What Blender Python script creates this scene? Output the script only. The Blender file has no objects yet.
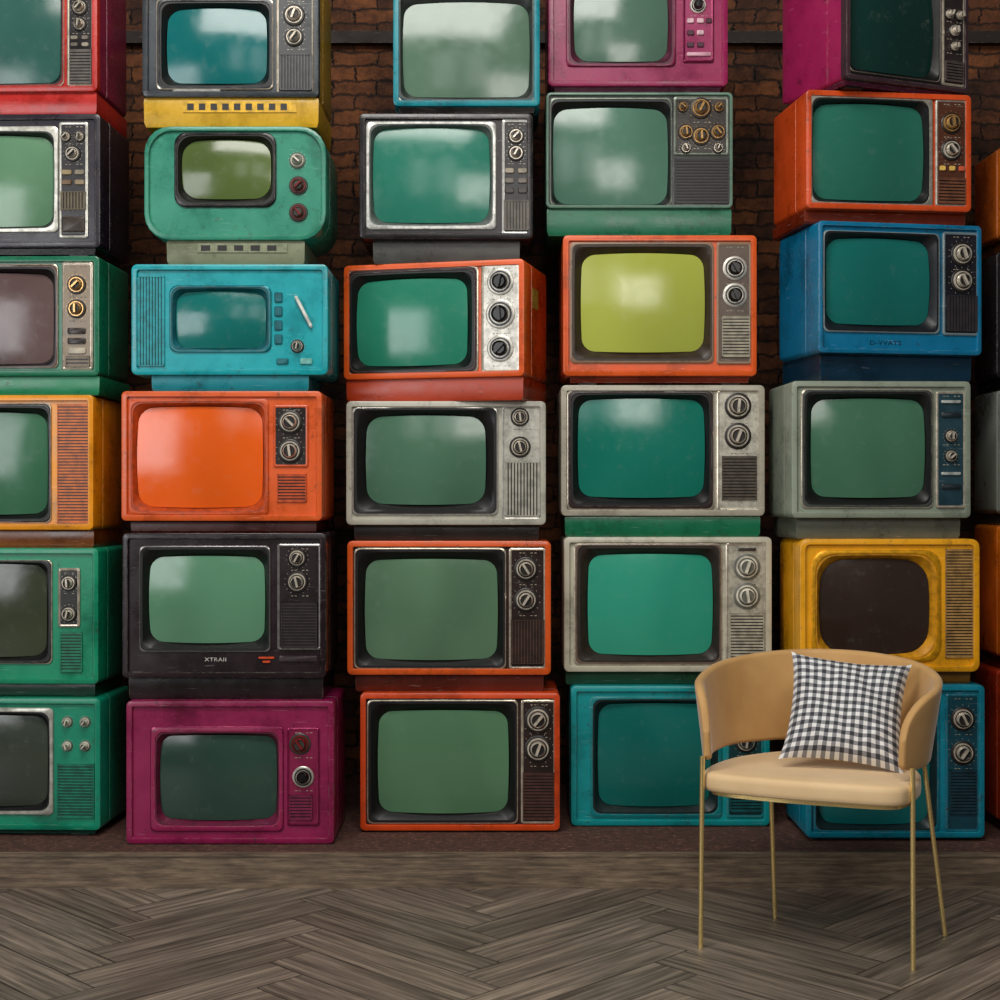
import bpy, math, random
from mathutils import Vector, Matrix
random.seed(7)
C = bpy.context.scene.collection
F = 1470.0; HC = 1.19
bpy.context.scene.view_settings.view_transform = 'Standard'

# ------------------------------------------------------------ materials
def lin(c):
    o = []
    for v in c[:3]:
        v = v/255.0
        o.append(v/12.92 if v <= .04045 else ((v+.055)/1.055)**2.4)
    return (*o, 1)
_M = {}
def newmat(name):
    m = bpy.data.materials.new(name); m.use_nodes = True
    nt = m.node_tree; b = nt.nodes['Principled BSDF']
    return m, nt, b
def N(nt, t, **kw):
    n = nt.nodes.new(t)
    for k, v in kw.items():
        if k in n.inputs: n.inputs[k].default_value = v
        else: setattr(n, k, v)
    return n
def ramp(nt, stops, src):
    r = nt.nodes.new('ShaderNodeValToRGB')
    e = r.color_ramp.elements
    e[0].position, e[0].color = stops[0][0], stops[0][1]
    e[1].position, e[1].color = stops[-1][0], stops[-1][1]
    for p, c in stops[1:-1]:
        x = e.new(p); x.color = c
    nt.links.new(src, r.inputs['Fac']); return r
def mul(c, f): return (c[0]*f, c[1]*f, c[2]*f, 1)
def mixc(nt, fac, a, b_, bt='MIX'):
    mx = N(nt, 'ShaderNodeMix', data_type='RGBA', blend_type=bt)
    for sock, val in ((0, fac), (6, a), (7, b_)):
        if isinstance(val, bpy.types.NodeSocket): nt.links.new(val, mx.inputs[sock])
        else: mx.inputs[sock].default_value = val
    return mx.outputs[2]
def body(c, rough=.31):
    key = ('b', c, rough)
    if key in _M: return _M[key]
    m, nt, b = newmat('worn_plastic'); L = nt.links
    geo = N(nt, 'ShaderNodeNewGeometry')
    n1 = N(nt, 'ShaderNodeTexNoise', Scale=4.5, Detail=7.0, Roughness=.7); L.new(geo.outputs['Position'], n1.inputs['Vector'])
    c0 = lin(c)
    r1 = ramp(nt, [(.3, mul(c0, .45)), (.48, mul(c0, .9)), (.6, c0), (.78, (min(1, c0[0]*1.12+.008), min(1, c0[1]*1.12+.008), min(1, c0[2]*1.12+.008), 1))], n1.outputs['Fac'])
    # grime spots
    n2 = N(nt, 'ShaderNodeTexNoise', Scale=30.0, Detail=9.0, Roughness=.75); L.new(geo.outputs['Position'], n2.inputs['Vector'])
    r2 = ramp(nt, [(.58, (0,0,0,1)), (.70, (.75,.75,.75,1))], n2.outputs['Fac'])
    col = mixc(nt, r2.outputs['Color'], r1.outputs['Color'], lin((40,27,20)))
    # fine scratches
    mp = N(nt, 'ShaderNodeMapping'); mp.inputs['Scale'].default_value = (14, 14, 190); mp.inputs['Rotation'].default_value = (.0, .16, 0); L.new(geo.outputs['Position'], mp.inputs['Vector'])
    n3 = N(nt, 'ShaderNodeTexNoise', Scale=1.0, Detail=3.0); L.new(mp.outputs['Vector'], n3.inputs['Vector'])
    r3 = ramp(nt, [(.67, (0,0,0,1)), (.72, (.5,.5,.5,1))], n3.outputs['Fac'])
    light = (min(1, c0[0]*1.1+.15), min(1, c0[1]*1.1+.14), min(1, c0[2]*1.1+.13), 1)
    col = mixc(nt, r3.outputs['Color'], col, light)
    # rubbed edges
    bv = N(nt, 'ShaderNodeBevel', samples=3); bv.inputs['Radius'].default_value = .004
    dt = N(nt, 'ShaderNodeVectorMath', operation='DOT_PRODUCT'); L.new(bv.outputs['Normal'], dt.inputs[0]); L.new(geo.outputs['Normal'], dt.inputs[1])
    r4 = ramp(nt, [(.88, (1,1,1,1)), (.985, (0,0,0,1))], dt.outputs['Value'])
    r5 = ramp(nt, [(.46, (0,0,0,1)), (.58, (.75,.75,.75,1))], n2.outputs['Fac'])
    em = N(nt, 'ShaderNodeMath', operation='MULTIPLY'); L.new(r4.outputs['Color'], em.inputs[0]); L.new(r5.outputs['Color'], em.inputs[1])
    col = mixc(nt, em.outputs[0], col, (min(1, c0[0]*.6+.22), min(1, c0[1]*.6+.19), min(1, c0[2]*.6+.15), 1))
    L.new(col, b.inputs['Base Color'])
    rr = ramp(nt, [(.3, (rough-.14,)*3+(1,)), (.8, (rough+.2,)*3+(1,))], n1.outputs['Fac']); L.new(rr.outputs['Color'], b.inputs['Roughness'])
    bp = N(nt, 'ShaderNodeBump', Strength=.14, Distance=.003); L.new(n2.outputs['Fac'], bp.inputs['Height']); L.new(bp.outputs['Normal'], b.inputs['Normal'])
    _M[key] = m; return m
def plain(c, rough=.4):
    key = ('p', c, rough)
    if key in _M: return _M[key]
    m, nt, b = newmat('plain_plastic')
    geo = N(nt, 'ShaderNodeNewGeometry'); n = N(nt, 'ShaderNodeTexNoise', Scale=40.0, Detail=5.0); nt.links.new(geo.outputs['Position'], n.inputs['Vector'])
    c0 = lin(c); r = ramp(nt, [(.35, mul(c0, .6)), (.6, c0)], n.outputs['Fac']); nt.links.new(r.outputs['Color'], b.inputs['Base Color'])
    b.inputs['Roughness'].default_value = rough; _M[key] = m; return m
def metal(c, rough=.3):
    key = ('m', c, rough)
    if key in _M: return _M[key]
    m, nt, b = newmat('brushed_metal'); b.inputs['Metallic'].default_value = .5
    geo = N(nt, 'ShaderNodeNewGeometry'); n = N(nt, 'ShaderNodeTexNoise', Scale=45.0, Detail=6.0, Roughness=.7); nt.links.new(geo.outputs['Position'], n.inputs['Vector'])
    c0 = lin(c); r = ramp(nt, [(.32, mul(c0, .5)), (.6, c0)], n.outputs['Fac']); nt.links.new(r.outputs['Color'], b.inputs['Base Color'])
    b.inputs['Roughness'].default_value = rough
    _M[key] = m; return m
def glass(c):
    if c[1] > c[0] and c[2] < c[1] and c[2] > 60: c = (c[0]+1, c[1]+1, min(c[1]-4, c[2]+6))
    key = ('g', c)
    if key in _M: return _M[key]
    m, nt, b = newmat('picture_tube_glass'); L = nt.links
    geo = N(nt, 'ShaderNodeNewGeometry'); mp = N(nt, 'ShaderNodeMapping'); mp.inputs['Scale'].default_value = (3, 3, 1.6); L.new(geo.outputs['Position'], mp.inputs['Vector'])
    n = N(nt, 'ShaderNodeTexNoise', Scale=1.0, Detail=1.0, Distortion=.3); L.new(mp.outputs['Vector'], n.inputs['Vector'])
    c0 = lin(c); r = ramp(nt, [(.3, mul(c0, .78)), (.5, mul(c0, .98)), (.7, (c0[0]*1.12+.006, c0[1]*1.12+.006, c0[2]*1.12+.006, 1))], n.outputs['Fac'])
    n2 = N(nt, 'ShaderNodeTexNoise', Scale=26.0, Detail=8.0, Roughness=.7); L.new(geo.outputs['Position'], n2.inputs['Vector'])
    r2 = ramp(nt, [(.57, (0,0,0,1)), (.8, (.12,.12,.12,1))], n2.outputs['Fac'])
    L.new(mixc(nt, r2.outputs['Color'], r.outputs['Color'], lin((150,160,150))), b.inputs['Base Color'])
    r3 = ramp(nt, [(.4, (.13,.13,.13,1)), (.75, (.24,.24,.24,1))], n2.outputs['Fac']); L.new(r3.outputs['Color'], b.inputs['Roughness'])
    b.inputs['IOR'].default_value = 1.5
    _M[key] = m; return m

# ------------------------------------------------------------ mesh helpers
class MB:
    def __init__(s): s.v = []; s.f = []; s.m = []
    def add(s, vs, fs, mi=0):
        o = len(s.v); s.v += [tuple(v) for v in vs]; s.f += [tuple(i+o for i in f) for f in fs]; s.m += [mi]*len(fs)
    def loft(s, rings, c0=False, c1=False, mi=0):
        n = len(rings[0]); vs = [p for r in rings for p in r]; fs = []
        for a in range(len(rings)-1):
            for i in range(n):
                j = (i+1) % n
                fs.append((a*n+i, a*n+j, (a+1)*n+j, (a+1)*n+i))
        if c0: fs.append(tuple(range(n-1, -1, -1)))
        if c1: fs.append(tuple((len(rings)-1)*n+i for i in range(n)))
        s.add(vs, fs, mi)
    def box(s, x0, y0, z0, x1, y1, z1, mi=0):
        v = [(x0,y0,z0),(x1,y0,z0),(x1,y1,z0),(x0,y1,z0),(x0,y0,z1),(x1,y0,z1),(x1,y1,z1),(x0,y1,z1)]
        s.add(v, [(0,3,2,1),(4,5,6,7),(0,1,5,4),(1,2,6,5),(2,3,7,6),(3,0,4,7)], mi)
    def tube(s, a, b, r0, r1=None, n=14, mi=0):
        r1 = r1 or r0; a = Vector(a); b = Vector(b); d = (b-a).normalized()
        u = d.orthogonal().normalized(); w = d.cross(u)
        ring = lambda c, r: [c+u*r*math.cos(2*math.pi*i/n)+w*r*math.sin(2*math.pi*i/n) for i in range(n)]
        s.loft([ring(a, r0), ring(b, r1)], True, True, mi)
    def build(s, name, mats, parent=None, ang=35):
        me = bpy.data.meshes.new(name); me.from_pydata(s.v, [], s.f)
        for m in (mats if isinstance(mats, (list, tuple)) else [mats]): me.materials.append(m)
        me.polygons.foreach_set('material_index', s.m)
        import bmesh
        bm = bmesh.new(); bm.from_mesh(me); bmesh.ops.remove_doubles(bm, verts=bm.verts, dist=.00002); bmesh.ops.recalc_face_normals(bm, faces=bm.faces); bm.to_mesh(me); bm.free()
        me.polygons.foreach_set('use_smooth', [True]*len(me.polygons)); me.set_sharp_from_angle(angle=math.radians(ang)); me.update()
        o = bpy.data.objects.new(name, me); C.objects.link(o); o.parent = parent; return o
def outline(x0, z0, x1, z1, r, b=0., nc=5, ns=5):
    r = max(.0005, min(r, (x1-x0)/2.02, (z1-z0)/2.02))
    arcs = []
    for cx, cz, a0 in ((x1-r, z0+r, -90), (x1-r, z1-r, 0), (x0+r, z1-r, 90), (x0+r, z0+r, 180)):
        arcs.append([(cx+r*math.cos(math.radians(a0+90*i/nc)), cz+r*math.sin(math.radians(a0+90*i/nc))) for i in range(nc+1)])
    pts = []
    for i in range(4):
        pts += arcs[i]; p = arcs[i][-1]; q = arcs[(i+1) % 4][0]
        for k in range(1, ns+1):
            t = k/(ns+1); pts.append((p[0]+(q[0]-p[0])*t, p[1]+(q[1]-p[1])*t))
    if b:
        cx, cz, hw, hh = (x0+x1)/2, (z0+z1)/2, (x1-x0)/2, (z1-z0)/2; o = []
        for x, z in pts:
            nx, nz = (x-cx)/hw, (z-cz)/hh
            o.append((x+b*nx*(1-nz*nz), z+b*nz*(1-nx*nx)))
        pts = o
    return pts
def at(o, y): return [(p[0], y, p[1]) for p in o]
def lerp(a, b, t): return [(p[0]+(q[0]-p[0])*t, p[1]+(q[1]-p[1])*t) for p, q in zip(a, b)]
def text_mesh(txt, size, name, mat, parent, loc, ext=.0006, bold=0):
    cu = bpy.data.curves.new('lettering', 'FONT'); cu.body = txt; cu.size = size; cu.extrude = ext; cu.align_x = 'CENTER'; cu.align_y = 'CENTER'; cu.offset = bold; cu.space_character = 1.12
    t = bpy.data.objects.new('lettering', cu); C.objects.link(t); bpy.context.view_layer.update()
    me = bpy.data.meshes.new_from_object(t.evaluated_get(bpy.context.evaluated_depsgraph_get()))
    bpy.data.objects.remove(t); me.materials.clear(); me.materials.append(mat); me.name = name
    for v in me.vertices: v.co.x *= 1.25
    o = bpy.data.objects.new(name, me); C.objects.link(o); o.parent = parent
    o.location = loc; o.rotation_euler = (math.pi/2, 0, 0); return o
def tag(o, label=None, cat=None, group=None, kind=None):
    if label: o['label'] = label
    if cat: o['category'] = cat
    if group: o['group'] = group
    if kind: o['kind'] = kind
def empty(name, loc, rz=0):
    o = bpy.data.objects.new(name, None); C.objects.link(o); o.location = loc; o.rotation_euler = (0,0,rz); o.empty_display_size = .1; return o

# ------------------------------------------------------------ colours
OR=(222,88,24); RED=(190,34,26); YEL=(238,152,14); TUR=(6,160,168); GRN=(6,142,102); GR3=(8,112,78)
MAG=(144,24,76); SIL=(172,168,156); BLK=(30,25,27); MAR=(34,20,25); BRN=(50,29,22); DGY=(54,60,66)
KN = {'c': ((34,29,26), (240,228,208)), 'k': ((215,210,198), (20,18,18)), 'r': ((60,60,55), (120,22,20)), 'g': ((36,26,18), (206,160,96)), 'w': ((110,110,100), (226,220,202))}

def knob(parent, x, y, z, r, st):
    m = MB(); n = 28; r *= 1.1
    ci = lambda rr, yy: [(x+rr*math.cos(2*math.pi*i/n), y+yy, z+rr*math.sin(2*math.pi*i/n)) for i in range(n)]
    m.loft([ci(r*1.22, .001), ci(r*1.22, -.003), ci(r*1.12, -.005), ci(r*1.0, -.005)], mi=0)
    m.loft([ci(r*1.0, -.005), ci(r*.96, -.010), ci(r*.84, -.010)], mi=1)
    m.loft([ci(r*.84, -.010), ci(r*.82, -.007), ci(r*.72, -.007)], mi=0)
    m.loft([ci(r*.72, -.007), ci(r*.68, -.02), ci(r*.58, -.024)], mi=1)
    m.loft([ci(r*.58, -.024), ci(r*.48, -.021), ci(r*.1, -.021)], c1=True, mi=0 if st != 'k' else 1)
    a = random.uniform(-.9, .9); ca, sa = math.cos(a), math.sin(a); hw, hl = r*.13, r*.62
    q = [(-hw,-hl),(hw,-hl),(hw,hl),(-hw,hl)]
    ring = lambda yy, s: [(x+(u*ca-v*sa)*s, y+yy, z+(u*sa+v*ca)*s) for u, v in q]
    m.loft([ring(-.02, 1), ring(-.03, .9)], c1=True, mi=1)
    for i in range(13):      # printed tick ring around the dial
        t = math.radians(-60+i*25); c, s = math.cos(t), math.sin(t)
        rr = r*1.34; hw_ = .0006
        m.add([(x+c*rr-s*hw_, y-.0006, z+s*rr+c*hw_), (x+c*rr+s*hw_, y-.0006, z+s*rr-c*hw_), (x+c*(rr+r*.14)+s*hw_, y-.0006, z+s*(rr+r*.14)-c*hw_), (x+c*(rr+r*.14)-s*hw_, y-.0006, z+s*(rr+r*.14)+c*hw_)], [(0,1,2,3)], 1)
    d, k = KN[st]
    return m.build('knob', [metal(d, .35) if st == 'k' else plain(d), metal(k, .2) if st in 'cg' else plain(k, .25)], parent)

COLD = {1: 4.727, 2: 4.618, 3: 4.784, 4: 4.87, 5: 4.658, 6: 4.70}
LEDGE = .107
def tv(col, rect, label, bodyc, screen, scol, bez, bcol, icol=(12,10,11), face=None, panel=None, pcol=None, knobs=(), grilles=(), buttons=(), base=None, basew=.93, yaw=0, r=5, sr=12, lip=6, below=None, bf=.35, text=(), br=5, sb=1.8, bars=(), chrome=None, rim=None, sticker=None, slots=0, flush=False):
    D = COLD[col]; k = D/F; ya = math.radians(yaw if (yaw or col != 1) else -1.6); cy = math.cos(ya)
    x0, y0, x1, y1 = rect; w = (x1-x0)*k/cy; h = (y1-y0)*k; cx = (x0+x1)/2; hd = .24
    zb = HC-(y1-500)*k; ztop = zb+h
    gap = zb-below
    X = (cx-500)*k
    fwd = Vector((-math.sin(ya), math.cos(ya), 0))     # local +y (backwards) in world
    loc = Vector((X, D, below))+fwd*hd
    root = empty('television', loc, ya)
    tag(root, label, 'television', 'stacked vintage televisions')
    lx = lambda p: (p-cx)*k/cy
    lz = lambda p: (y1-p)*k+gap
    Y = lambda y: y-hd
    bm_ = body(bodyc); fm = body(face) if face else bm_
    rr = r*k; l = lip*k
    def ins(i, rad=None): return outline(-w/2+i, gap+i, w/2-i, gap+h-i, max((rr if rad is None else rad)-i*.6, .002))
    m = MB()
    m.loft([at(ins(l), Y(.05)), at(ins(l), Y(.003)), at(ins(l-.002), Y(0)), at(ins(.004), Y(0)), at(ins(.0012), Y(.0015)), at(ins(0), Y(.005))], c0=True, mi=1 if rim else 0)
    if rim: m.loft([at(ins(0), Y(.005)), at(ins(0), Y(.03))], mi=1)
    m.loft([at(ins(0), Y(.03 if rim else .005)), at(ins(0), Y(.10)), at(ins(.0035), Y(.101)), at(ins(.0035), Y(.105)), at(ins(0), Y(.106)), at(ins(0), Y(.33)), at(ins(.02), Y(.39)), at(ins(h*.17), Y(.41)), at(ins(h*.25), Y(.48))], c1=True)
    m.build('cabinet', [bm_, body(rim)] if rim else bm_, root)
    def R(q, rad, b=0): return outline(lx(q[0]), lz(q[3]), lx(q[2]), lz(q[1]), rad*k, b*k)
    bo = R(bez, br); so = R(screen, sr, sb)
    m = MB(); m.loft([at(ins(l), Y(.01)), at(bo, Y(.01))]); fp = m.build('front_panel', fm, root)
    dark = sum(bcol) <= 380
    ch_ = metal(chrome or (200,188,168), .22) if (dark and (chrome or face or sum(bcol) < 300 and sum(abs(a-b) for a, b in zip(bcol, bodyc)) > 60)) else (body(bcol) if dark else metal(bcol, .3))
    m = MB(); a1 = lerp(bo, so, bf*.9); a2 = lerp(bo, so, bf)
    m.loft([at(bo, Y(.012)), at(bo, Y(.005)), at(lerp(bo, so, .10), Y(.003))], mi=1)
    m.loft([at(lerp(bo, so, .10), Y(.003)), at(a1, Y(.003)), at(a2, Y(.006))]); bz = m.build('bezel', [metal(bcol, .35) if not dark else body(bcol), ch_], root)
    m = MB(); m.loft([at(a2, Y(.006)), at(lerp(bo, so, bf+(1-bf)*.25), Y(.006)), at(lerp(bo, so, bf+(1-bf)*.45), Y(.012)), at(lerp(bo, so, .94), Y(.027)), at(lerp(bo, so, 1.03), Y(.036))]); m.build('inner_bezel', plain(icol, .45), bz)
    cxs = lx((screen[0]+screen[2])/2); czs = lz((screen[1]+screen[3])/2); cc = [(cxs, czs)]*len(so)
    hw_, hh_ = (screen[2]-screen[0])*k/cy/2, (screen[3]-screen[1])*k/2
    dome = lambda o: [(p[0], Y(.010+.0135*((p[0]-cxs)/hw_)**2+.0105*((p[1]-czs)/hh_)**2), p[1]) for p in o]
    m = MB(); m.loft([at(lerp(cc, so, 1.0), Y(.038))]+[dome(lerp(cc, so, t)) for t in (1, .985, .93, .85, .75, .64, .52, .4, .28, .16, .04)], c1=True)
    m.build('screen', glass(scol), root, 60)
    par, ps = fp, .010
    buttons = list(buttons)
    if panel:
        p = R(panel, 2.5); i_ = 1.2*k
        p2 = outline(lx(panel[0])+i_, lz(panel[3])+i_, lx(panel[2])-i_, lz(panel[1])-i_, 2*k)
        i3 = 2.4*k
        p3 = outline(lx(panel[0])+i3, lz(panel[3])+i3, lx(panel[2])-i3, lz(panel[1])-i3, 1.5*k)
        m = MB(); m.loft([at(p, Y(.012)), at(p, Y(.005)), at(p2, Y(.003)), at(p3, Y(.004))], mi=1); m.loft([at(p3, Y(.004)), at(lerp(p3, [(lx((panel[0]+panel[2])/2), lz((panel[1]+panel[3])/2))]*len(p3), .03), Y(.004))], c1=True)
        par = m.build('control_panel', [metal(pcol, .32) if sum(pcol) > 400 else body(pcol), ch_ if dark else metal(bcol, .3)], root); ps = .004
        inside = [q for q in knobs if panel[0] <= q[0] <= panel[2]]
        # small printed legends: short dashes around the panel
        m = MB(); mid = (panel[0]+panel[2])/2; ys = [panel[1]+5]+[kn[1]+kn[2]*1.75 for kn in inside]
        for yy_ in ys:
            if yy_ > panel[3]-3: continue
            for dx in (-8, -4.5, 3, 7):
                if panel[0]+3 < mid+dx < panel[2]-4: m.box(lx(mid+dx), Y(.0034), lz(yy_)-.0008, lx(mid+dx+2.2), Y(.0045), lz(yy_)+.0008)
        if m.v: m.build('printed_marks', plain((190,180,160) if sum(pcol) < 330 else (40,36,34)), par)
        if inside and not any(panel[0] <= b_[0] <= panel[2] for b_ in buttons):
            ya_ = max(q[1]+q[2]*1.7 for q in inside); yb_ = min([g[1] for g in grilles if g[0] >= panel[0]-2]+[panel[3]])-3
            cl_ = (176,164,142) if sum(pcol) < 330 else (46,42,40)
            yy_ = ya_+3
            while yy_ < yb_-3 and yy_ < ya_+16:
                for fx in (.2, .43, .66): buttons.append((panel[0]+(panel[2]-panel[0])*fx, yy_, panel[0]+(panel[2]-panel[0])*(fx+.14), yy_+2.6, cl_))
                yy_ += 6.5
    def sy(x, y_):
        return ps if (panel and panel[0] <= x <= panel[2] and panel[1] <= y_ <= panel[3]) else .010
    for (kx, ky, kr, st) in knobs:
        knob(par, lx(kx), Y(sy(kx, ky)), lz(ky), kr*k, st)
    for g in grilles:
        gx0, gy0, gx1, gy1, gc, gd = g; s_ = sy((gx0+gx1)/2, (gy0+gy1)/2)
        m = MB(); X0, X1, Z0, Z1 = lx(gx0), lx(gx1), lz(gy1), lz(gy0)
        m.box(X0, Y(s_-.001), Z0, X1, Y(s_+.002), Z1, 0)
        pit = 3.0
        if gd == 'h':
            n = max(3, int((gy1-gy0)/pit))
            for i in range(n):
                z = Z0+(i+.5)*(Z1-Z0)/n; m.box(X0+.002, Y(s_-.0045), z-(Z1-Z0)/n*.3, X1-.002, Y(s_-.001), z+(Z1-Z0)/n*.3, 1)
        else:
            n = max(3, int((gx1-gx0)/pit))
            for i in range(n):
                x = X0+(i+.5)*(X1-X0)/n; m.box(x-(X1-X0)/n*.3, Y(s_-.0045), Z0+.002, x+(X1-X0)/n*.3, Y(s_-.001), Z1-.002, 1)
        for e in ((X0, Z0, X1, Z0+.0025), (X0, Z1-.0025, X1, Z1), (X0, Z0, X0+.0025, Z1), (X1-.0025, Z0, X1, Z1)):
            m.box(e[0], Y(s_-.0055), e[1], e[2], Y(s_), e[3], 1)
        df = .62 if gd == 'f' else .25
        m.build('speaker_grille', [plain(tuple(int(v*df) for v in gc)), plain(gc)], par)
    for (bx0, by0, bx1, by1, bc) in buttons:
        s_ = sy((bx0+bx1)/2, (by0+by1)/2)
        o1 = R((bx0, by0, bx1, by1), 1.5); c_ = [(lx((bx0+bx1)/2), lz((by0+by1)/2))]*len(o1)
        m = MB(); m.loft([at(o1, Y(s_+.001)), at(o1, Y(s_-.004)), at(lerp(o1, c_, .15), Y(s_-.006))], c1=True)
        m.build('button', plain(bc, .35), par)
    for (ax, ay, bx, by, rad, bc) in bars:
        s_ = .010; m = MB(); A = Vector((lx(ax), Y(s_-.012), lz(ay))); B = Vector((lx(bx), Y(s_-.012), lz(by)))
        m.tube(A, B, rad*k); m.tube(A, A+Vector((0,.014,0)), rad*k*.8); m.tube(B, B+Vector((0,.014,0)), rad*k*.8)
        m.build('handle', plain(bc, .35), par)
    for (tx, ty, s, sz, tc) in text:
        text_mesh(s, sz*k, 'lettering', plain(tc, .35), fp, (lx(tx), Y(.0094 if ty < y1-lip else -.0004), lz(ty)), bold=.0001)
    if sticker:
        m = MB(); a, b_, z0, z1, sc_c = sticker; m.box(w/2-.001, Y(a), lz(z1), w/2+.0008, Y(b_), lz(z0)); m.build('sticker', plain(sc_c), root)
    # base that the set stands on
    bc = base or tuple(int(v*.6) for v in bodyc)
    if not flush: bc = tuple(int(v*.72) for v in bc)  # recessed bases darkened: shade under the sets is put into their colour
    m = MB(); bw = w*basew/2
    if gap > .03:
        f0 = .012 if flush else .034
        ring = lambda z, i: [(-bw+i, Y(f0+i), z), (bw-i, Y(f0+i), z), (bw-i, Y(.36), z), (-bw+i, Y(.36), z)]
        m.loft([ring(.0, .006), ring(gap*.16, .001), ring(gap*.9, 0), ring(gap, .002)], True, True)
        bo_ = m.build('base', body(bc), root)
        if slots:
            m = MB(); m.box(-bw*.55, Y(f0-.003), gap*.5, bw*.75, Y(f0+.001), gap*.88, 1)
            for i in range(slots):
                xx = -bw*.5+i*(bw*1.2)/slots; m.box(xx, Y(f0-.0045), gap*.58, xx+bw*1.2/slots*.55, Y(f0-.002), gap*.8, 0)
            m.build('vent', [plain((30,24,20)), plain(tuple(min(255, int(v*1.1)) for v in bc))], bo_)
    else:
        for sx in (-1, 1):
            for yy in (.03, .33):
                m2 = MB(); m2.box(sx*bw*.8-.03, Y(yy), 0, sx*bw*.8+.03, Y(yy+.03), max(gap, .003)); m2.build('foot', plain((25,22,22)), root)
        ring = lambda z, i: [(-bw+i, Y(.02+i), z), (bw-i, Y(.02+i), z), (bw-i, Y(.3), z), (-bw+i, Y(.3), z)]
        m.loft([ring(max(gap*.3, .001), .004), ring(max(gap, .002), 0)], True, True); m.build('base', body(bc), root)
    return ztop

def column(specs):
    below = LEDGE
    for s in reversed(specs): below = tv(below=below, **s)

# ------------------------------------------------------------ the televisions, top row first
GS = (62,112,92); GT = (24,110,100)
column([
 dict(col=1, rect=(-85,-42,98,92), label='red-fronted television with magenta sides, topmost of the far left stack', bodyc=MAG, face=RED, rim=RED, screen=(-72,-22,57,80), scol=(44,88,74), bez=(-78,-30,64,86), bcol=(150,28,24), panel=(67,-32,94,86), pcol=BLK, knobs=[(80,8,6,'c'),(80,25,5,'c')], grilles=[(70,50,92,84,(96,88,82),'h')], buttons=[(71,36,78,40,(150,140,124)),(82,36,89,40,(120,110,100)),(71,43,78,47,(110,100,90)),(82,43,89,47,(150,140,124))], base=RED, basew=.98, flush=True),
 dict(col=1, rect=(-88,114,101,248), label='black television with a white screen surround, second from top of the far left stack', bodyc=(32,25,37), screen=(-72,136,50,224), scol=(98,140,102), bez=(-80,126,58,232), bcol=(224,222,210), panel=(59,122,88,238), pcol=(30,24,26), knobs=[(66,137,4,'c'),(80,137,4,'c'),(73,154,6,'c')], grilles=[(61,192,86,210,(100,86,58),'v')], buttons=[(62,170,72,175,(150,130,90)),(75,170,85,175,(130,120,100)),(62,180,72,185,(120,90,60)),(75,180,85,185,(150,130,100)),(62,217,85,232,(60,46,34))], bf=.6, base=(30,24,32)),
 dict(col=1, rect=(-88,256,100,376), label='green television with a dull pinkish-grey screen in the far left stack', bodyc=GR3, screen=(-74,274,50,362), scol=(100,80,78), bez=(-81,264,58,368), bcol=(92,70,60), panel=(62,262,93,370), pcol=(136,116,90), knobs=[(77,285,7,'g'),(77,309,7,'g')], buttons=[(68,328,86,334,(50,40,34)),(68,338,86,344,(50,40,34)),(68,348,86,354,(190,180,160))], grilles=[(66,356,90,367,(120,104,84),'h')], base=(8,128,84), basew=.99, flush=True),
 dict(col=1, rect=(-85,395,94,530), label='yellow-orange television with a tall orange slatted grille beside its green screen', bodyc=YEL, screen=(-70,414,44,513), scol=(58,108,74), bez=(-77,403,51,523), bcol=(36,26,20), grilles=[(57,404,89,523,(212,106,20),'h')], base=(190,98,14), basew=.97, bf=.3),
 dict(col=1, rect=(-85,548,99,684), label='green television with two small dials and a dark olive screen in the far left stack', bodyc=GRN, screen=(-70,566,43,656), scol=(58,66,48), bez=(-77,560,52,664), bcol=(24,26,26), knobs=[(69,583,6,'c'),(69,614,6,'c')], grilles=[(60,632,82,672,(8,126,90),'h')], panel=(58,568,80,627), pcol=(30,32,28)),
 dict(col=1, rect=(-85,698,101,830), label='green television with silver-framed grey screen, at the bottom of the far left stack', bodyc=(6,136,104), screen=(-70,718,44,806), scol=(60,68,58), bez=(-78,708,53,815), bcol=(194,192,180), knobs=[(67,722,4,'w'),(85,722,4,'w'),(67,746,4,'w'),(85,746,4,'w')], grilles=[(57,764,94,818,(8,124,96),'h')], base=(8,92,74), bf=.5),
])
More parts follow.
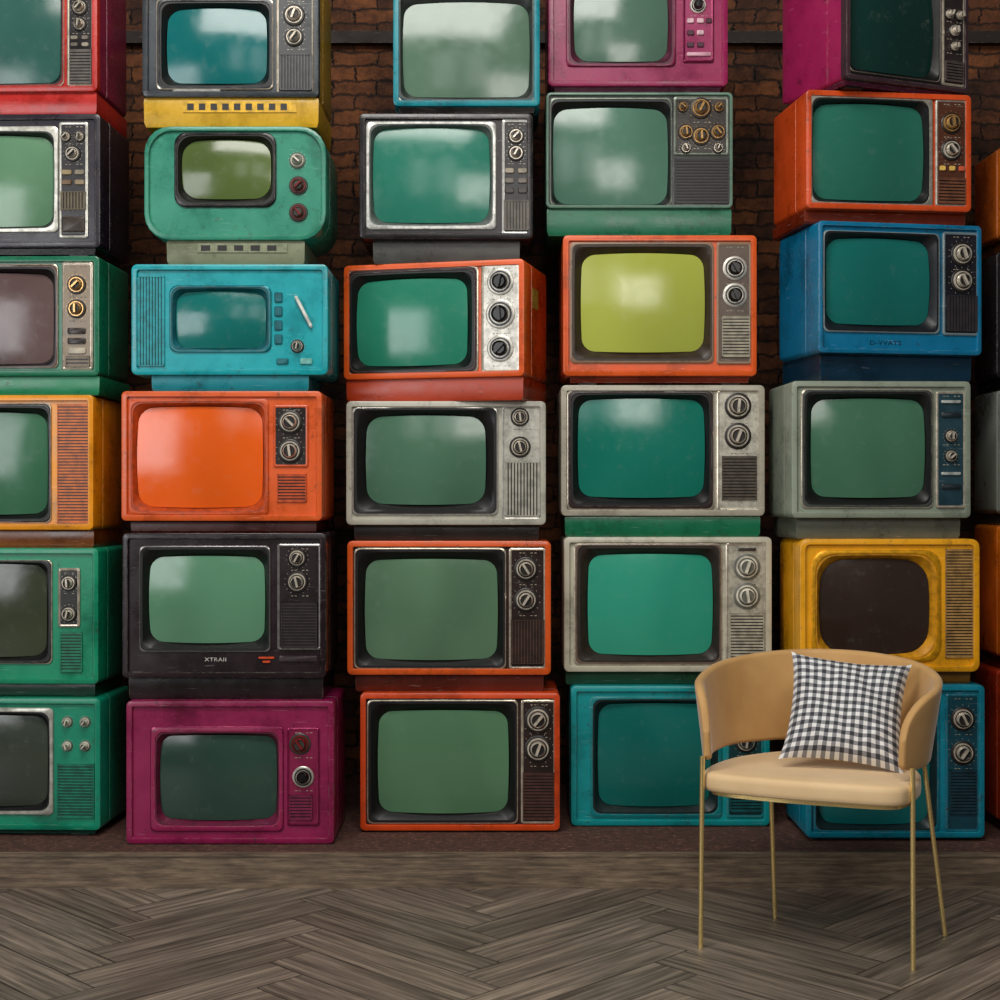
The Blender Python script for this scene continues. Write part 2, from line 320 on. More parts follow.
column([
 dict(col=2, rect=(142,-32,319,97), label='yellow television with a blue-grey front, topmost of its stack, above the rounded teal set', bodyc=(206,160,28), face=DGY, rim=(48,54,58), screen=(167,8,264,80), scol=(14,100,100), bez=(156,-2,273,89), bcol=(34,36,40), panel=(276,-4,314,94), pcol=(52,54,56), knobs=[(294,15,8,'c'),(294,37,7,'c')], grilles=[(279,54,312,90,(70,70,70),'v')], buttons=[(172,88,220,91,(150,150,144))], base=(206,160,22), basew=.99, slots=9, flush=True),
 dict(col=2, rect=(144,126,326,240), label='rounded seafoam teal television with two dark red knobs', bodyc=(44,138,112), r=26, lip=5, screen=(182,140,268,196), scol=(86,104,54), bez=(174,132,276,207), bcol=(22,20,22), br=12, sr=14, knobs=[(297,160,6,'w'),(298,185,7,'r'),(298,212,7,'r')], chrome=(34,30,30), base=(122,128,100), basew=.76, slots=5, flush=True),
 dict(col=2, rect=(131,264,328,375), label='bright turquoise television with a small screen, fluted left side and a slanted white pull', bodyc=TUR, screen=(176,292,263,346), scol=(18,106,96), bez=(169,285,271,352), bcol=(8,118,128), icol=(10,96,106), br=8, sr=9, chrome=(8,128,138), grilles=[(137,276,164,366,(8,150,158),'f')], buttons=[(274,292,282,302,(10,100,110)),(274,306,282,316,(10,100,110)),(274,320,282,330,(10,100,110)),(274,334,282,344,(10,100,110)),(276,358,288,364,(20,110,118)),(300,358,312,364,(120,190,180))], knobs=[(297,346,5,'c')], bars=[(296,297,311,326,1.8,(220,222,212))], base=(8,126,138), basew=.8, r=6, flush=True),
 dict(col=2, rect=(121,391,322,521), label='orange television whose screen is orange too', bodyc=(220,90,28), screen=(137,408,260,506), scol=(228,94,22), bez=(128,399,268,515), bcol=(206,80,26), icol=(190,72,24), panel=(273,405,308,467), pcol=(36,23,20), knobs=[(290,422,9,'c'),(290,451,9,'c')], grilles=[(277,474,306,502,(196,78,28),'h')], base=(110,30,20), sr=14),
 dict(col=2, rect=(122,533,326,678), label='dark maroon-black television with a pale green screen and lettering below it', bodyc=MAR, screen=(149,558,262,642), scol=(86,134,98), bez=(139,546,270,652), bcol=(84,80,82), bf=.12, chrome=(140,136,134), panel=(277,544,321,650), pcol=(36,25,27), knobs=[(297,558,7,'c'),(297,582,8,'c')], grilles=[(281,603,317,648,(50,36,38),'h')], buttons=[(258,657,274,659,(226,80,30)),(262,661,270,663,(226,80,30)),(279,656,317,662,(56,42,44))], text=[(215,660,'XTRAII',5.2,(215,210,202))], base=(46,28,32), basew=.96),
 dict(col=2, rect=(126,701,334,844), label='magenta television with a dark grey-green screen, at the bottom beside the far left stack', bodyc=(142,26,76), screen=(160,738,274,820), scol=(42,68,58), bez=(150,727,283,832), bcol=(148,32,80), icol=(104,18,56), bf=.55, sr=10, knobs=[(300,744,8,'r'),(303,777,8,'k')], grilles=[(289,795,312,820,(124,28,68),'h')], panel=(287,728,319,826), pcol=(132,24,68), chrome=(144,30,78), base=(84,18,48)),
])
column([
 dict(col=3, rect=(393,-34,540,106), label='bright blue-teal television filled by a large grey-green screen, at the very top', bodyc=(6,134,146), screen=(404,2,528,94), scol=(80,108,84), bez=(398,-26,535,101), bcol=(12,78,86), icol=(40,46,44), bf=.3, base=(50,40,36)),
 dict(col=3, rect=(359,113,533,239), label='black television with a thin silver screen surround, on a grey stand above an orange set', bodyc=(28,22,25), screen=(374,128,488,220), scol=(34,110,86), bez=(366,121,496,229), bcol=(210,210,204), bf=.5, icol=(90,96,92), panel=(502,119,530,234), pcol=(26,22,24), knobs=[(516,136,6,'c'),(516,153,6,'c')], buttons=[(505,168,514,173,(150,140,120)),(518,168,527,173,(150,140,120)),(505,178,514,183,(110,100,90)),(518,178,527,183,(110,100,90)),(505,188,514,193,(60,50,46)),(518,188,527,193,(60,50,46))], grilles=[(504,200,529,230,(100,92,80),'v')], base=(92,92,88), basew=.85),
 dict(col=3, rect=(341,262,524,378), label='orange television turned to show its side, with three black knobs on a silver strip', bodyc=OR, yaw=-14, screen=(354,279,464,363), scol=(38,122,92), bez=(345,267,478,373), bcol=(44,18,18), bf=.35, panel=(481,266,520,374), pcol=(206,202,190), knobs=[(500,284,10,'k'),(500,316,11,'k'),(500,350,10,'k')], base=(170,54,18), basew=.98, flush=True, sticker=(.12,.2,286,306,(170,160,60))),
 dict(col=3, rect=(346,401,546,525), label='silver television with a black-framed green screen and silver grille, in the middle stack', bodyc=(184,181,166), screen=(367,417,484,503), scol=(74,112,84), bez=(352,407,498,515), bcol=(90,86,82), bf=.12, chrome=(200,196,186), panel=(502,406,542,520), pcol=(204,201,188), knobs=[(520,417,7,'c'),(520,447,8,'c')], grilles=[(505,462,540,516,(170,166,152),'v')], base=(54,48,44), sr=14),
 dict(col=3, rect=(347,541,551,675), label='orange television with a dark brown front, directly below the silver one in the middle stack', bodyc=OR, face=BRN, screen=(366,561,496,659), scol=(90,124,90), bez=(354,548,506,669), bcol=(100,58,42), bf=.12, panel=(509,548,546,669), pcol=(40,26,22), knobs=[(526,569,9,'c'),(526,600,9,'c')], grilles=[(511,620,544,664,(70,44,34),'v')], base=(140,44,18)),
 dict(col=3, rect=(360,693,560,831), label='orange television with a dark brown front, at the bottom of the middle stack', bodyc=(214,72,22), face=BRN, screen=(379,713,507,813), scol=(90,132,92), bez=(367,700,518,824), bcol=(96,54,40), bf=.12, panel=(521,700,556,824), pcol=(42,28,24), knobs=[(538,720,10,'c'),(538,749,10,'c')], grilles=[(523,773,554,820,(78,46,38),'h')], base=(110,34,18)),
])
column([
 dict(col=4, rect=(548,-42,728,86), label='magenta television with a button panel, top of its stack beside the blue-teal set', bodyc=(146,26,80), screen=(576,-18,667,58), scol=(78,108,86), bez=(566,-30,676,66), bcol=(116,20,62), icol=(84,14,48), chrome=(126,22,68), panel=(683,-32,714,62), pcol=(150,38,88), knobs=[(698,5,6,'k')], buttons=[(687,18,694,23,(220,180,190)),(697,18,704,23,(220,180,190)),(706,18,712,23,(70,20,44)),(687,30,694,35,(70,20,44)),(697,30,704,35,(220,180,190)),(687,42,694,47,(70,20,44)),(697,42,704,47,(70,20,44)),(687,52,711,56,(200,150,164))], base=(112,22,68)),
 dict(col=4, rect=(546,92,733,208), label='pale teal television with a cluster of brass knobs above a black block', bodyc=(84,134,112), face=(30,34,32), rim=(100,134,116), lip=3, screen=(555,108,667,202), scol=(80,120,96), bez=(550,97,672,206), bcol=(130,140,126), bf=.2, panel=(674,96,729,155), pcol=(40,32,24), knobs=[(701,108,8,'g'),(686,132,6,'g'),(701,136,7,'g'),(718,132,6,'g'),(686,148,4,'c'),(718,148,4,'c'),(683,107,4,'g'),(719,107,4,'g')], grilles=[(675,158,729,203,(30,25,24),'h')], base=(20,106,74), basew=.99, flush=True),
 dict(col=4, rect=(563,235,757,376), label='orange television with a yellow-green screen', bodyc=OR, screen=(583,254,704,350), scol=(164,172,66), bez=(570,242,714,363), bcol=(140,112,88), bf=.2, icol=(54,40,28), panel=(717,242,752,364), pcol=(86,68,54), knobs=[(735,268,9,'k'),(735,295,9,'k')], grilles=[(722,316,750,357,(166,156,134),'h')], base=(166,52,18)),
 dict(col=4, rect=(561,385,765,516), label='silver television with a deep teal screen and dark square grille, below an orange set', bodyc=(176,169,152), screen=(580,400,704,496), scol=(16,112,90), bez=(567,390,714,510), bcol=(48,34,34), bf=.35, panel=(717,390,761,511), pcol=(208,203,186), knobs=[(738,406,10,'c'),(738,436,10,'c')], grilles=[(722,456,757,500,(84,74,62),'h')], base=(14,108,72), basew=.96, flush=True),
 dict(col=4, rect=(564,537,772,672), label='pale silver television with a bright aqua screen and slotted cream panel', bodyc=(194,189,168), screen=(590,556,712,654), scol=(42,144,112), bez=(574,543,722,665), bcol=(108,90,76), bf=.25, icol=(44,34,28), panel=(726,543,768,666), pcol=(218,212,192), knobs=[(747,567,10,'w'),(747,596,10,'w')], grilles=[(730,613,764,660,(178,172,152),'h')], buttons=[(738,548,756,551,(60,54,50))], base=(24,100,66), basew=.98),
 dict(col=4, rect=(571,686,770,826), label='teal television at floor level, partly hidden behind the left side of the armchair', bodyc=(8,146,148), screen=(600,706,710,806), scol=(8,98,86), bez=(590,697,722,818), bcol=(8,124,128), icol=(14,36,36), bf=.35, panel=(727,697,764,818), pcol=(14,60,62), knobs=[(746,716,8,'c'),(746,742,8,'c')], grilles=[(730,765,762,812,(14,88,90),'h')], base=(10,100,104)),
])
column([
 dict(col=5, rect=(840,-46,978,86), label='magenta television turned to show its wide left side, at the top right', bodyc=(154,30,80), face=BLK, rim=(60,40,46), yaw=22, lip=5, screen=(848,-22,940,72), scol=(12,48,42), bez=(844,-36,946,78), bcol=(110,104,104), bf=.12, panel=(948,-36,974,80), pcol=(42,32,32), knobs=[(955,8,4,'c'),(967,8,4,'c'),(961,24,5,'c'),(961,40,4,'c')], grilles=[(951,55,972,76,(80,70,66),'h')], base=(116,24,64), basew=.97),
 dict(col=5, rect=(804,92,975,210), label='orange television with a silver screen surround, between the tilted magenta one and the blue one', bodyc=(206,74,24), yaw=7, screen=(815,105,926,198), scol=(36,100,78), bez=(808,96,935,206), bcol=(176,170,158), bf=.45, panel=(938,97,971,205), pcol=(78,42,26), knobs=[(954,121,8,'g'),(954,148,8,'c')], buttons=[(942,164,948,169,(220,180,90)),(952,164,958,169,(220,180,90)),(962,164,968,169,(200,90,60))], grilles=[(940,176,969,202,(110,66,44),'h')], base=(150,46,18), basew=.98),
 dict(col=5, rect=(815,223,987,354), label='deep blue television with worn lettering along its lower edge', bodyc=(4,110,150), yaw=10, screen=(828,240,933,323), scol=(18,104,92), bez=(821,232,943,333), bcol=(110,130,136), bf=.15, icol=(18,20,27), panel=(946,230,984,334), pcol=(28,26,34), knobs=[(966,252,9,'c'),(966,279,9,'c')], grilles=[(950,294,982,330,(48,44,48),'v')], text=[(886,343,'D-VVATS',6.2,(6,58,82))], base=(6,60,88), lip=5),
 dict(col=5, rect=(791,381,972,518), label='grey-green television with a deep dark screen surround and narrow blue control strip', bodyc=(138,147,130), yaw=2, screen=(814,400,926,496), scol=(64,108,78), bez=(801,389,934,508), bcol=(56,62,58), bf=.3, panel=(937,391,967,508), pcol=(34,64,74), knobs=[(952,436,5,'c'),(952,456,5,'c')], buttons=[(942,400,962,403,(170,176,170)),(942,412,962,417,(30,40,46)),(942,472,962,475,(170,176,170)),(942,484,962,489,(30,40,46))], base=(134,138,120), basew=.92),
 dict(col=5, rect=(800,539,980,672), label='yellow television with a dark brown rounded screen, behind and above the armchair', bodyc=(238,166,18), r=8, screen=(824,562,929,652), scol=(50,36,30), bez=(812,550,941,662), bcol=(240,172,24), icol=(210,144,18), chrome=(228,162,24), bf=.4, br=16, sr=20, sb=2.5, grilles=[(946,549,974,658,(172,132,76),'h')], base=(170,112,14)),
 dict(col=5, rect=(806,685,985,838), label='blue television at floor level behind the armchair and its cushion', bodyc=(6,134,158), screen=(822,704,930,824), scol=(10,104,104), bez=(814,694,940,833), bcol=(10,112,132), icol=(14,40,44), bf=.3, panel=(946,694,980,832), pcol=(12,66,80), knobs=[(963,719,9,'c'),(963,753,9,'c')], grilles=[(950,770,977,814,(18,60,74),'h')], base=(8,92,112)),
])
column([
 dict(col=6, rect=(1008,140,1190,234), label='mustard orange television side, topmost at the right edge', bodyc=(206,104,24), screen=(1022,152,1130,222), scol=GS, bez=(1015,146,1138,228), bcol=BRN, panel=(1145,146,1184,228), pcol=BLK, knobs=[(1164,165,8,'c'),(1164,192,8,'c')]),
 dict(col=6, rect=(1008,246,1190,374), label='dark charcoal television side at the right edge beside the deep blue set', bodyc=(50,48,52), screen=(1022,262,1130,358), scol=GT, bez=(1015,254,1138,366), bcol=SIL, panel=(1145,254,1184,366), pcol=BLK, knobs=[(1164,275,8,'c'),(1164,302,8,'c')]),
 dict(col=6, rect=(1008,388,1190,514), label='pale grey television side at the right edge beside the grey-green set', bodyc=(150,156,146), screen=(1022,404,1130,498), scol=GS, bez=(1015,396,1138,506), bcol=BLK, panel=(1145,396,1184,506), pcol=SIL, knobs=[(1164,415,8,'c'),(1164,442,8,'c')]),
 dict(col=6, rect=(1008,526,1190,660), label='amber orange television side at the right edge beside the yellow set', bodyc=(226,116,20), screen=(1022,544,1130,644), scol=GS, bez=(1015,536,1138,652), bcol=BRN, panel=(1145,536,1184,652), pcol=BLK, knobs=[(1164,560,8,'c'),(1164,586,8,'c')]),
 dict(col=6, rect=(1008,674,1190,828), label='red-orange television side at the lower right edge beside the blue set', bodyc=(200,62,24), screen=(1022,692,1130,808), scol=GS, bez=(1015,684,1138,818), bcol=BRN, panel=(1145,684,1184,818), pcol=BLK, knobs=[(1164,710,8,'c'),(1164,740,8,'c')]),
])

# ------------------------------------------------------------ room
def wood(name, dark, light, uvname=None, su=3., sv=60., rough=.45, lo=.7, hi=1.2):
    m, nt, b = newmat(name); L = nt.links
    if uvname: tc = N(nt, 'ShaderNodeUVMap'); tc.uv_map = uvname; src = tc.outputs['UV']
    else: tc = N(nt, 'ShaderNodeTexCoord'); src = tc.outputs['Object']
    mp = N(nt, 'ShaderNodeMapping'); mp.inputs['Scale'].default_value = (su, sv, sv); L.new(src, mp.inputs['Vector'])
    n = N(nt, 'ShaderNodeTexNoise', Scale=1.0, Detail=9.0, Roughness=.7, Distortion=.25); L.new(mp.outputs['Vector'], n.inputs['Vector'])
    mid = tuple((a+c)//2 for a, c in zip(dark, light))
    r = ramp(nt, [(.34, lin(dark)), (.5, lin(mid)), (.68, lin(light))], n.outputs['Fac'])
    mp2 = N(nt, 'ShaderNodeMapping'); mp2.inputs['Scale'].default_value = (su*.8, sv*.2, sv*.2); L.new(src, mp2.inputs['Vector'])
    n2 = N(nt, 'ShaderNodeTexNoise', Scale=1.0, Detail=4.0, Distortion=.5); L.new(mp2.outputs['Vector'], n2.inputs['Vector'])
    r2 = ramp(nt, [(.35, (lo,lo*.98,lo*.96,1)), (.65, (hi,hi*.99,hi*.97,1))], n2.outputs['Fac'])
    out = mixc(nt, 1.0, r.outputs['Color'], r2.outputs['Color'], 'MULTIPLY')
    if uvname:
        at_ = N(nt, 'ShaderNodeAttribute'); at_.attribute_name = 'tone'
        out = mixc(nt, 1.0, out, at_.outputs['Color'], 'MULTIPLY')
    L.new(out, b.inputs['Base Color'])
    rr = ramp(nt, [(.3, (rough+.2,)*3+(1,)), (.7, (rough,)*3+(1,))], n.outputs['Fac']); L.new(rr.outputs['Color'], b.inputs['Roughness'])
    bp = N(nt, 'ShaderNodeBump', Strength=.1, Distance=.0007); L.new(n.outputs['Fac'], bp.inputs['Height']); L.new(bp.outputs['Normal'], b.inputs['Normal'])
    return m
# herringbone floor
Lp, Wp = .70, .14
YE = 4.5
verts, faces, uvs, tones, mi = [], [], [], [], []
ca = math.sqrt(.5)
def rot(u, v): return (ca*(u-v), ca*(u+v)+2.2)
def plank(u0, v0, u1, v1, along_u):
    cx, cy = rot((u0+u1)/2, (v0+v1)/2)
    if not (-3.2 < cx < 3.2 and -1 < cy < 4.9): return
    g = .0015; a, b = random.uniform(0, 9), random.uniform(0, 9); t = random.uniform(.74, 1.2)
    P = []
    for (u, v) in ((u0+g, v0+g), (u1-g, v0+g), (u1-g, v1-g), (u0+g, v1-g)):
        x, y = rot(u, v); uu, vv = (u-u0, v-v0) if along_u else (v-v0, u-u0); P.append((x, y, uu+a, vv+b))
    Q = []
    for i in range(4):                                   # trim each plank at the baseboard
        p, q = P[i], P[(i+1) % 4]
        if p[1] <= YE: Q.append(p)
        if (p[1] <= YE) != (q[1] <= YE):
            s = (YE-p[1])/(q[1]-p[1]); Q.append(tuple(p[j]+(q[j]-p[j])*s for j in range(4)))
    if len(Q) < 3: return
    o = len(verts)
    for q in Q: verts.append((q[0], q[1], 0)); uvs.append((q[2], q[3])); tones.append((t, t*.995, t*.985, 1))
    faces.append(tuple(range(o, o+len(Q)))); mi.append(0)
for i in range(-50, 51):
    for j in range(-9, 10):
        ou, ov = i*Wp+j*Lp, i*Wp-j*Lp
        plank(ou, ov, ou+Lp, ov+Wp, True); plank(ou, ov+Wp, ou+Wp, ov+Wp+Lp, False)
o = len(verts)
for p in ((-3.3,-1.2),(3.3,-1.2),(3.3,YE+.02),(-3.3,YE+.02)): verts.append((*p, -.0015)); uvs.append((0,0)); tones.append((.1,.1,.1,1))
faces.append((o,o+1,o+2,o+3)); mi.append(1)
me = bpy.data.meshes.new('floor'); me.from_pydata(verts, [], faces)
me.uv_layers.new(name='plank'); me.color_attributes.new('tone', 'FLOAT_COLOR', 'CORNER')
ul = me.uv_layers['plank']; cl = me.color_attributes['tone']
for lp in me.loops: ul.data[lp.index].uv = uvs[lp.vertex_index]; cl.data[lp.index].color = tones[lp.vertex_index]
me.materials.append(wood('herringbone_wood', (66,57,50), (158,143,128), 'plank', 2.2, 55., .36, .74, 1.16)); me.materials.append(plain((18,14,12)))
me.polygons.foreach_set('material_index', mi)
fl = bpy.data.objects.new('floor', me); C.objects.link(fl); tag(fl, 'dark grey-brown herringbone wood floor', 'floor', kind='structure')

m = MB(); m.box(-3.3, YE, 0, 3.3, 4.525, LEDGE-.004); m.box(-3.3, YE-.004, LEDGE-.008, 3.3, 4.525, LEDGE)
bb = m.build('baseboard_back', wood('baseboard_wood', (74,61,49), (146,126,104), None, 7., 90., .5)); tag(bb, 'rough grey-brown wooden board along the foot of the television wall', 'baseboard', kind='structure')
# ledge
mt, nt, b = newmat('dusty_ground'); tc = N(nt, 'ShaderNodeTexCoord'); n = N(nt, 'ShaderNodeTexNoise', Scale=60.0, Detail=9.0, Roughness=.8); nt.links.new(tc.outputs['Object'], n.inputs['Vector'])
r = ramp(nt, [(.35, lin((40,24,20))), (.58, lin((92,58,46))), (.7, lin((170,130,112)))], n.outputs['Fac']); nt.links.new(r.outputs['Color'], b.inputs['Base Color']); b.inputs['Roughness'].default_value = .85
m = MB(); m.box(-3.3, 4.525, 0, 3.3, 5.6, LEDGE); lg = m.build('trim_1', mt); tag(lg, 'raised dusty brown ledge the televisions stand on', 'ledge', kind='structure')
# brick wall
mt, nt, b = newmat('old_brick'); L = nt.links
tc = N(nt, 'ShaderNodeTexCoord'); mp = N(nt, 'ShaderNodeMapping'); mp.inputs['Rotation'].default_value = (math.pi/2, 0, 0); L.new(tc.outputs['Object'], mp.inputs['Vector'])
nz = N(nt, 'ShaderNodeTexNoise', Scale=11.0, Detail=8.0, Roughness=.75); L.new(tc.outputs['Object'], nz.inputs['Vector'])
ad = N(nt, 'ShaderNodeVectorMath', operation='MULTIPLY_ADD'); L.new(nz.outputs['Color'], ad.inputs[0]); ad.inputs[1].default_value = (.09,.07,.07); L.new(mp.outputs['Vector'], ad.inputs[2])
bk = nt.nodes.new('ShaderNodeTexBrick'); L.new(ad.outputs[0], bk.inputs['Vector'])
bk.inputs['Scale'].default_value = 1; bk.inputs['Brick Width'].default_value = .17; bk.inputs['Row Height'].default_value = .055; bk.inputs['Mortar Size'].default_value = .006; bk.inputs['Mortar Smooth'].default_value = .9
bk.inputs['Color1'].default_value = lin((134,84,50)); bk.inputs['Color2'].default_value = lin((80,50,34)); bk.inputs['Mortar'].default_value = lin((56,38,28))
n5 = N(nt, 'ShaderNodeTexNoise', Scale=4.0, Detail=10.0, Roughness=.8); L.new(tc.outputs['Object'], n5.inputs['Vector'])
r = ramp(nt, [(.38, (.12,.10,.09,1)), (.66, (1.4,1.25,1.1,1))], n5.outputs['Fac'])
L.new(mixc(nt, 1.0, bk.outputs['Color'], r.outputs['Color'], 'MULTIPLY'), b.inputs['Base Color'])
b.inputs['Roughness'].default_value = .9
bp = N(nt, 'ShaderNodeBump', Strength=.8, Distance=.015, invert=True); L.new(bk.outputs['Fac'], bp.inputs['Height'])
bp2 = N(nt, 'ShaderNodeBump', Strength=.9, Distance=.03); L.new(nz.outputs['Fac'], bp2.inputs['Height']); L.new(bp.outputs['Normal'], bp2.inputs['Normal']); L.new(bp2.outputs['Normal'], b.inputs['Normal'])
m = MB(); m.box(-3.3, 5.6, 0, 3.3, 5.75, 3.6); wl = m.build('wall_back', mt); tag(wl, 'old reddish-brown brick wall behind the televisions', 'wall', kind='structure')
m = MB(); m.box(-3.3, 5.56, 2.92, 3.3, 5.6, 2.965); t2 = m.build('trim_2', body((34,23,18), .75)); tag(t2, 'dark horizontal beam across the brick wall', 'beam', kind='structure')

# ------------------------------------------------------------ armchair
def velvet_m(name, c1, c2):
    mt, nt, b = newmat(name); L = nt.links
    tc = N(nt, 'ShaderNodeTexCoord'); n = N(nt, 'ShaderNodeTexNoise', Scale=9.0, Detail=3.0); L.new(tc.outputs['Object'], n.inputs['Vector'])
    r = ramp(nt, [(.3, lin(c1)), (.7, lin(c2))], n.outputs['Fac']); L.new(r.outputs['Color'], b.inputs['Base Color'])
    b.inputs['Roughness'].default_value = .7; b.inputs['Sheen Weight'].default_value = .35; b.inputs['Sheen Roughness'].default_value = .35
    return mt
velvet = velvet_m('mustard_velvet', (186,142,84), (202,158,100)); cream = velvet_m('beige_velvet', (218,184,136), (228,196,150))
mt, nt, b = newmat('polished_brass'); b.inputs['Metallic'].default_value = .85; b.inputs['Base Color'].default_value = lin((255,228,156)); b.inputs['Roughness'].default_value = .2
gold = mt
CX, CY = .88, 4.0
ch = empty('armchair', (CX, CY, 0)); tag(ch, 'mustard velvet tub armchair on thin gold legs, in front of the televisions', 'chair')
def cr(P, n, closed=False):
    out = []; K = len(P); segs = K if closed else K-1
    for i in range(segs):
        g = lambda j: Vector(P[j % K]) if closed else Vector(P[max(0, min(K-1, j))])
        p0, p1, p2, p3 = g(i-1), g(i), g(i+1), g(i+2)
        for k in range(n):
            t = k/n
            out.append(.5*((2*p1)+(-p0+p2)*t+(2*p0-5*p1+4*p2-p3)*t*t+(-p0+3*p1-3*p2+p3)*t**3))
    if not closed: out.append(Vector(P[-1]))
    return out
path = cr([(.548,3.905),(.570,4.06),(.668,4.22),(.85,4.305),(1.02,4.27),(1.130,4.14),(1.158,3.98),(1.114,3.84),(1.028,3.755)], 14)
cum = [0]
for i in range(1, len(path)): cum.append(cum[-1]+(path[i]-path[i-1]).length)
T = cum[-1]; th = .013
def prof(s):
    u = s/T; top = .662+.090*math.sin(math.pi*min(1, max(0, u)))**.85; bot = .492
    e = min(s, T-s); R_ = .11
    cut = (1-math.sqrt(max(0, 1-(1-min(e, R_)/R_)**2)))
    return bot+cut*.012, top-cut*.08, (1-.3*cut)
def sec(i, sc=1., off=0.):
    p = path[i]; d = (path[min(i+1, len(path)-1)]-path[max(i-1, 0)]).normalized(); nrm = Vector((-d.y, d.x))
    zb, zt, f = prof(cum[i]); ol = outline(-th*f*sc, zb+(1-sc)*.015, th*f*sc, zt-(1-sc)*.015, .0122*f*sc, 0, 5, 5)
    e = min(1, min(cum[i], T-cum[i])/.15)
    flare = lambda z: (.038*(z-.49)/.25-.013)*(.35+.65*e)
    return [(p.x+nrm.x*(u+flare(z))+d.x*off-CX, p.y+nrm.y*(u+flare(z))+d.y*off-CY, z) for u, z in ol]
rings = [sec(0, .3, -.005), sec(0, .75, -.003)]+[sec(i) for i in range(len(path))]+[sec(len(path)-1, .75, .003), sec(len(path)-1, .3, .005)]
m = MB(); m.loft(rings, True, True); bkr = m.build('backrest', velvet, ch, 60)
sp = cr([(.548,3.905),(.69,3.805),(.86,3.735),(.985,3.697),(1.043,3.73),(1.10,3.84),(1.124,3.97),(1.10,4.11),(1.0,4.225),(.85,4.26),(.695,4.18),(.59,4.05)], 8, True)
sc_ = sum(sp, Vector((0,0)))/len(sp)
def sr_(f, z): return [(sc_.x+(p.x-sc_.x)*f-CX, sc_.y+(p.y-sc_.y)*f-CY, z) for p in sp]
m = MB(); m.loft([sr_(.94,.417), sr_(.98,.418), sr_(.995,.423), sr_(1.,.432), sr_(1.,.450), sr_(.995,.459), sr_(.975,.465), sr_(.93,.468), sr_(.6,.469), sr_(.3,.469), sr_(.05,.469)], True, True)
m.build('seat', cream, ch, 60)
m = MB(); m.loft([sr_(.90,.407), sr_(.935,.407), sr_(.935,.4175), sr_(.90,.4175)], True, True); m.build('seat_frame', gold, ch)
def leg(pts, r=.0065):
    m = MB()
    for a, b_ in zip(pts, pts[1:]):
        m.tube((a[0]-CX, a[1]-CY, a[2]), (b_[0]-CX, b_[1]-CY, b_[2]), r)
    m.build('leg', gold, ch)
leg([(.533,3.905,0),(.537,3.900,.51)])
leg([(1.046,3.722,0),(1.046,3.726,.51)])
leg([(.782,4.179,0),(.762,4.14,.41)])
leg([(1.216,4.016,0),(1.145,3.985,.515)])
# gingham cushion
mt, nt, b = newmat('gingham'); L = nt.links
uv = N(nt, 'ShaderNodeUVMap'); uv.uv_map = 'UVMap'; sx = N(nt, 'ShaderNodeSeparateXYZ'); L.new(uv.outputs['UV'], sx.inputs[0])
outs = []
for ax in ('X', 'Y'):
    a = N(nt, 'ShaderNodeMath', operation='MULTIPLY'); L.new(sx.outputs[ax], a.inputs[0]); a.inputs[1].default_value = 13.5
    f_ = N(nt, 'ShaderNodeMath', operation='FRACT'); L.new(a.outputs[0], f_.inputs[0])
    l_ = N(nt, 'ShaderNodeMath', operation='GREATER_THAN'); L.new(f_.outputs[0], l_.inputs[0]); l_.inputs[1].default_value = .5; outs.append(l_)
s_ = N(nt, 'ShaderNodeMath', operation='ADD'); L.new(outs[0].outputs[0], s_.inputs[0]); L.new(outs[1].outputs[0], s_.inputs[1])
h_ = N(nt, 'ShaderNodeMath', operation='MULTIPLY'); L.new(s_.outputs[0], h_.inputs[0]); h_.inputs[1].default_value = .5
r = ramp(nt, [(0, lin((228,227,224))), (.5, lin((136,136,140))), (1, lin((56,56,60)))], h_.outputs[0]); L.new(r.outputs['Color'], b.inputs['Base Color']); b.inputs['Roughness'].default_value = .9
G = 36; verts, faces, uvs = [], [], []
for side in (1, -1):
    for i in range(G+1):
        for j in range(G+1):
            u, v = i/G*2-1, j/G*2-1
            px = u*.164*(1-.12*(1-v**2)**.8); pz = v*.163*(1-.12*(1-u**2)**.8)
            e = (1-u**4)*(1-v**4)
            t = .058*e**.6+.0045*math.sin(6*u+4*v)*e+.004*math.sin(9*abs(u)*abs(v)*3)*e
            verts.append((px, -side*t, pz)); uvs.append((i/G, j/G))
    o = (0 if side == 1 else (G+1)**2)
    for i in range(G):
        for j in range(G):
            a = o+i*(G+1)+j; q = (a, a+G+1, a+G+2, a+1); faces.append(q if side == 1 else q[::-1])
me = bpy.data.meshes.new('cushion'); me.from_pydata(verts, [], faces); ul = me.uv_layers.new(name='UVMap')
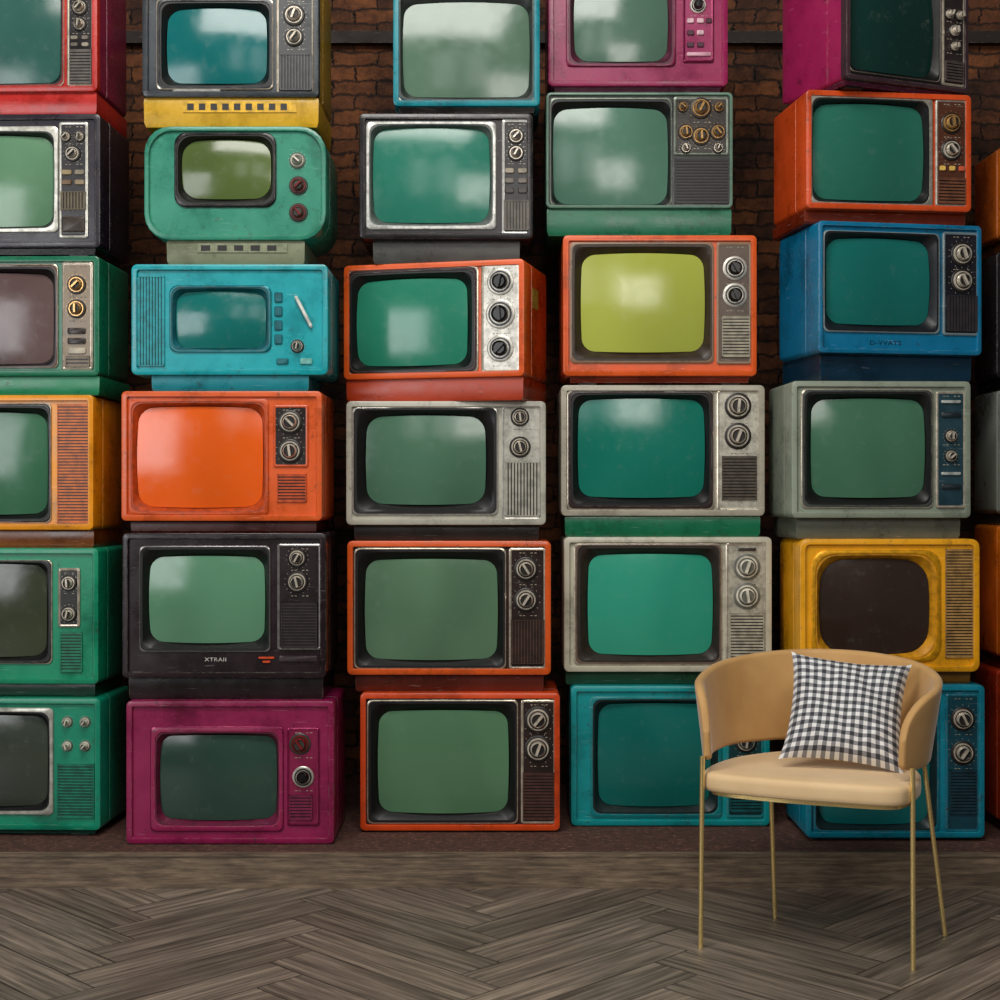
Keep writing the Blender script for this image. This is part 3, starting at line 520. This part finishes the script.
for lp in me.loops: ul.data[lp.index].uv = uvs[lp.vertex_index]
me.materials.append(mt); me.polygons.foreach_set('use_smooth', [True]*len(me.polygons))
cu = bpy.data.objects.new('cushion', me); C.objects.link(cu)
up = Vector((.068,.165,.275)).normalized(); ux = Vector((.31,-.05,.022)); ux = (ux-up*ux.dot(up)).normalized(); yy = up.cross(ux)
M3 = Matrix((ux, yy, up)).transposed().to_4x4(); M3.translation = Vector((.941, 4.0, .615)); cu.matrix_world = M3
tag(cu, 'black and white gingham cushion leaning in the mustard armchair', 'cushion')

# ------------------------------------------------------------ light and camera
def area(name, loc, tgt, size, e, col=(1,1,1), sy_=None):
    l = bpy.data.lights.new(name, 'AREA'); l.size = size; l.energy = e; l.color = col
    if sy_: l.shape = 'RECTANGLE'; l.size_y = sy_
    o = bpy.data.objects.new(name, l); C.objects.link(o); o.location = loc
    o.rotation_euler = (Vector(tgt)-Vector(loc)).to_track_quat('-Z', 'Y').to_euler(); return o
area('ceiling_softbox', (-.6, 2.1, 4.4), (0, 4.9, 1.0), 2.4, 118, (1,.97,.92), 1.2)
area('left_area_light', (-3.4, 0.4, 2.0), (.4, 4.6, .9), 2.0, 74, (.97,.98,1), 2.0)  # soft area lamp added on the left; no window stands there
for wx in (-1.0, .1):
    area('screen_glint_panel', (wx, -1.6, 3.6), (0, 4.8, 1.6), .7, 9, (1,1,.98), 1.7)  # unseen panels added to give the screens pane-like reflections; no window here
area('floor_bounce_light', (.8, .8, 2.7), (.6, 4.0, 0), 1.0, 26, (1,.96,.9), 1.0)
w = bpy.data.worlds.new('World'); bpy.context.scene.world = w; w.use_nodes = True
w.node_tree.nodes['Background'].inputs[0].default_value = (.95,.98,1,1); w.node_tree.nodes['Background'].inputs[1].default_value = .085
cam = bpy.data.cameras.new('camera'); cam.sensor_width = 36; cam.lens = F*36/1000
co = bpy.data.objects.new('camera', cam); C.objects.link(co); co.location = (0,0,HC); co.rotation_euler = (math.pi/2,0,0); bpy.context.scene.camera = co
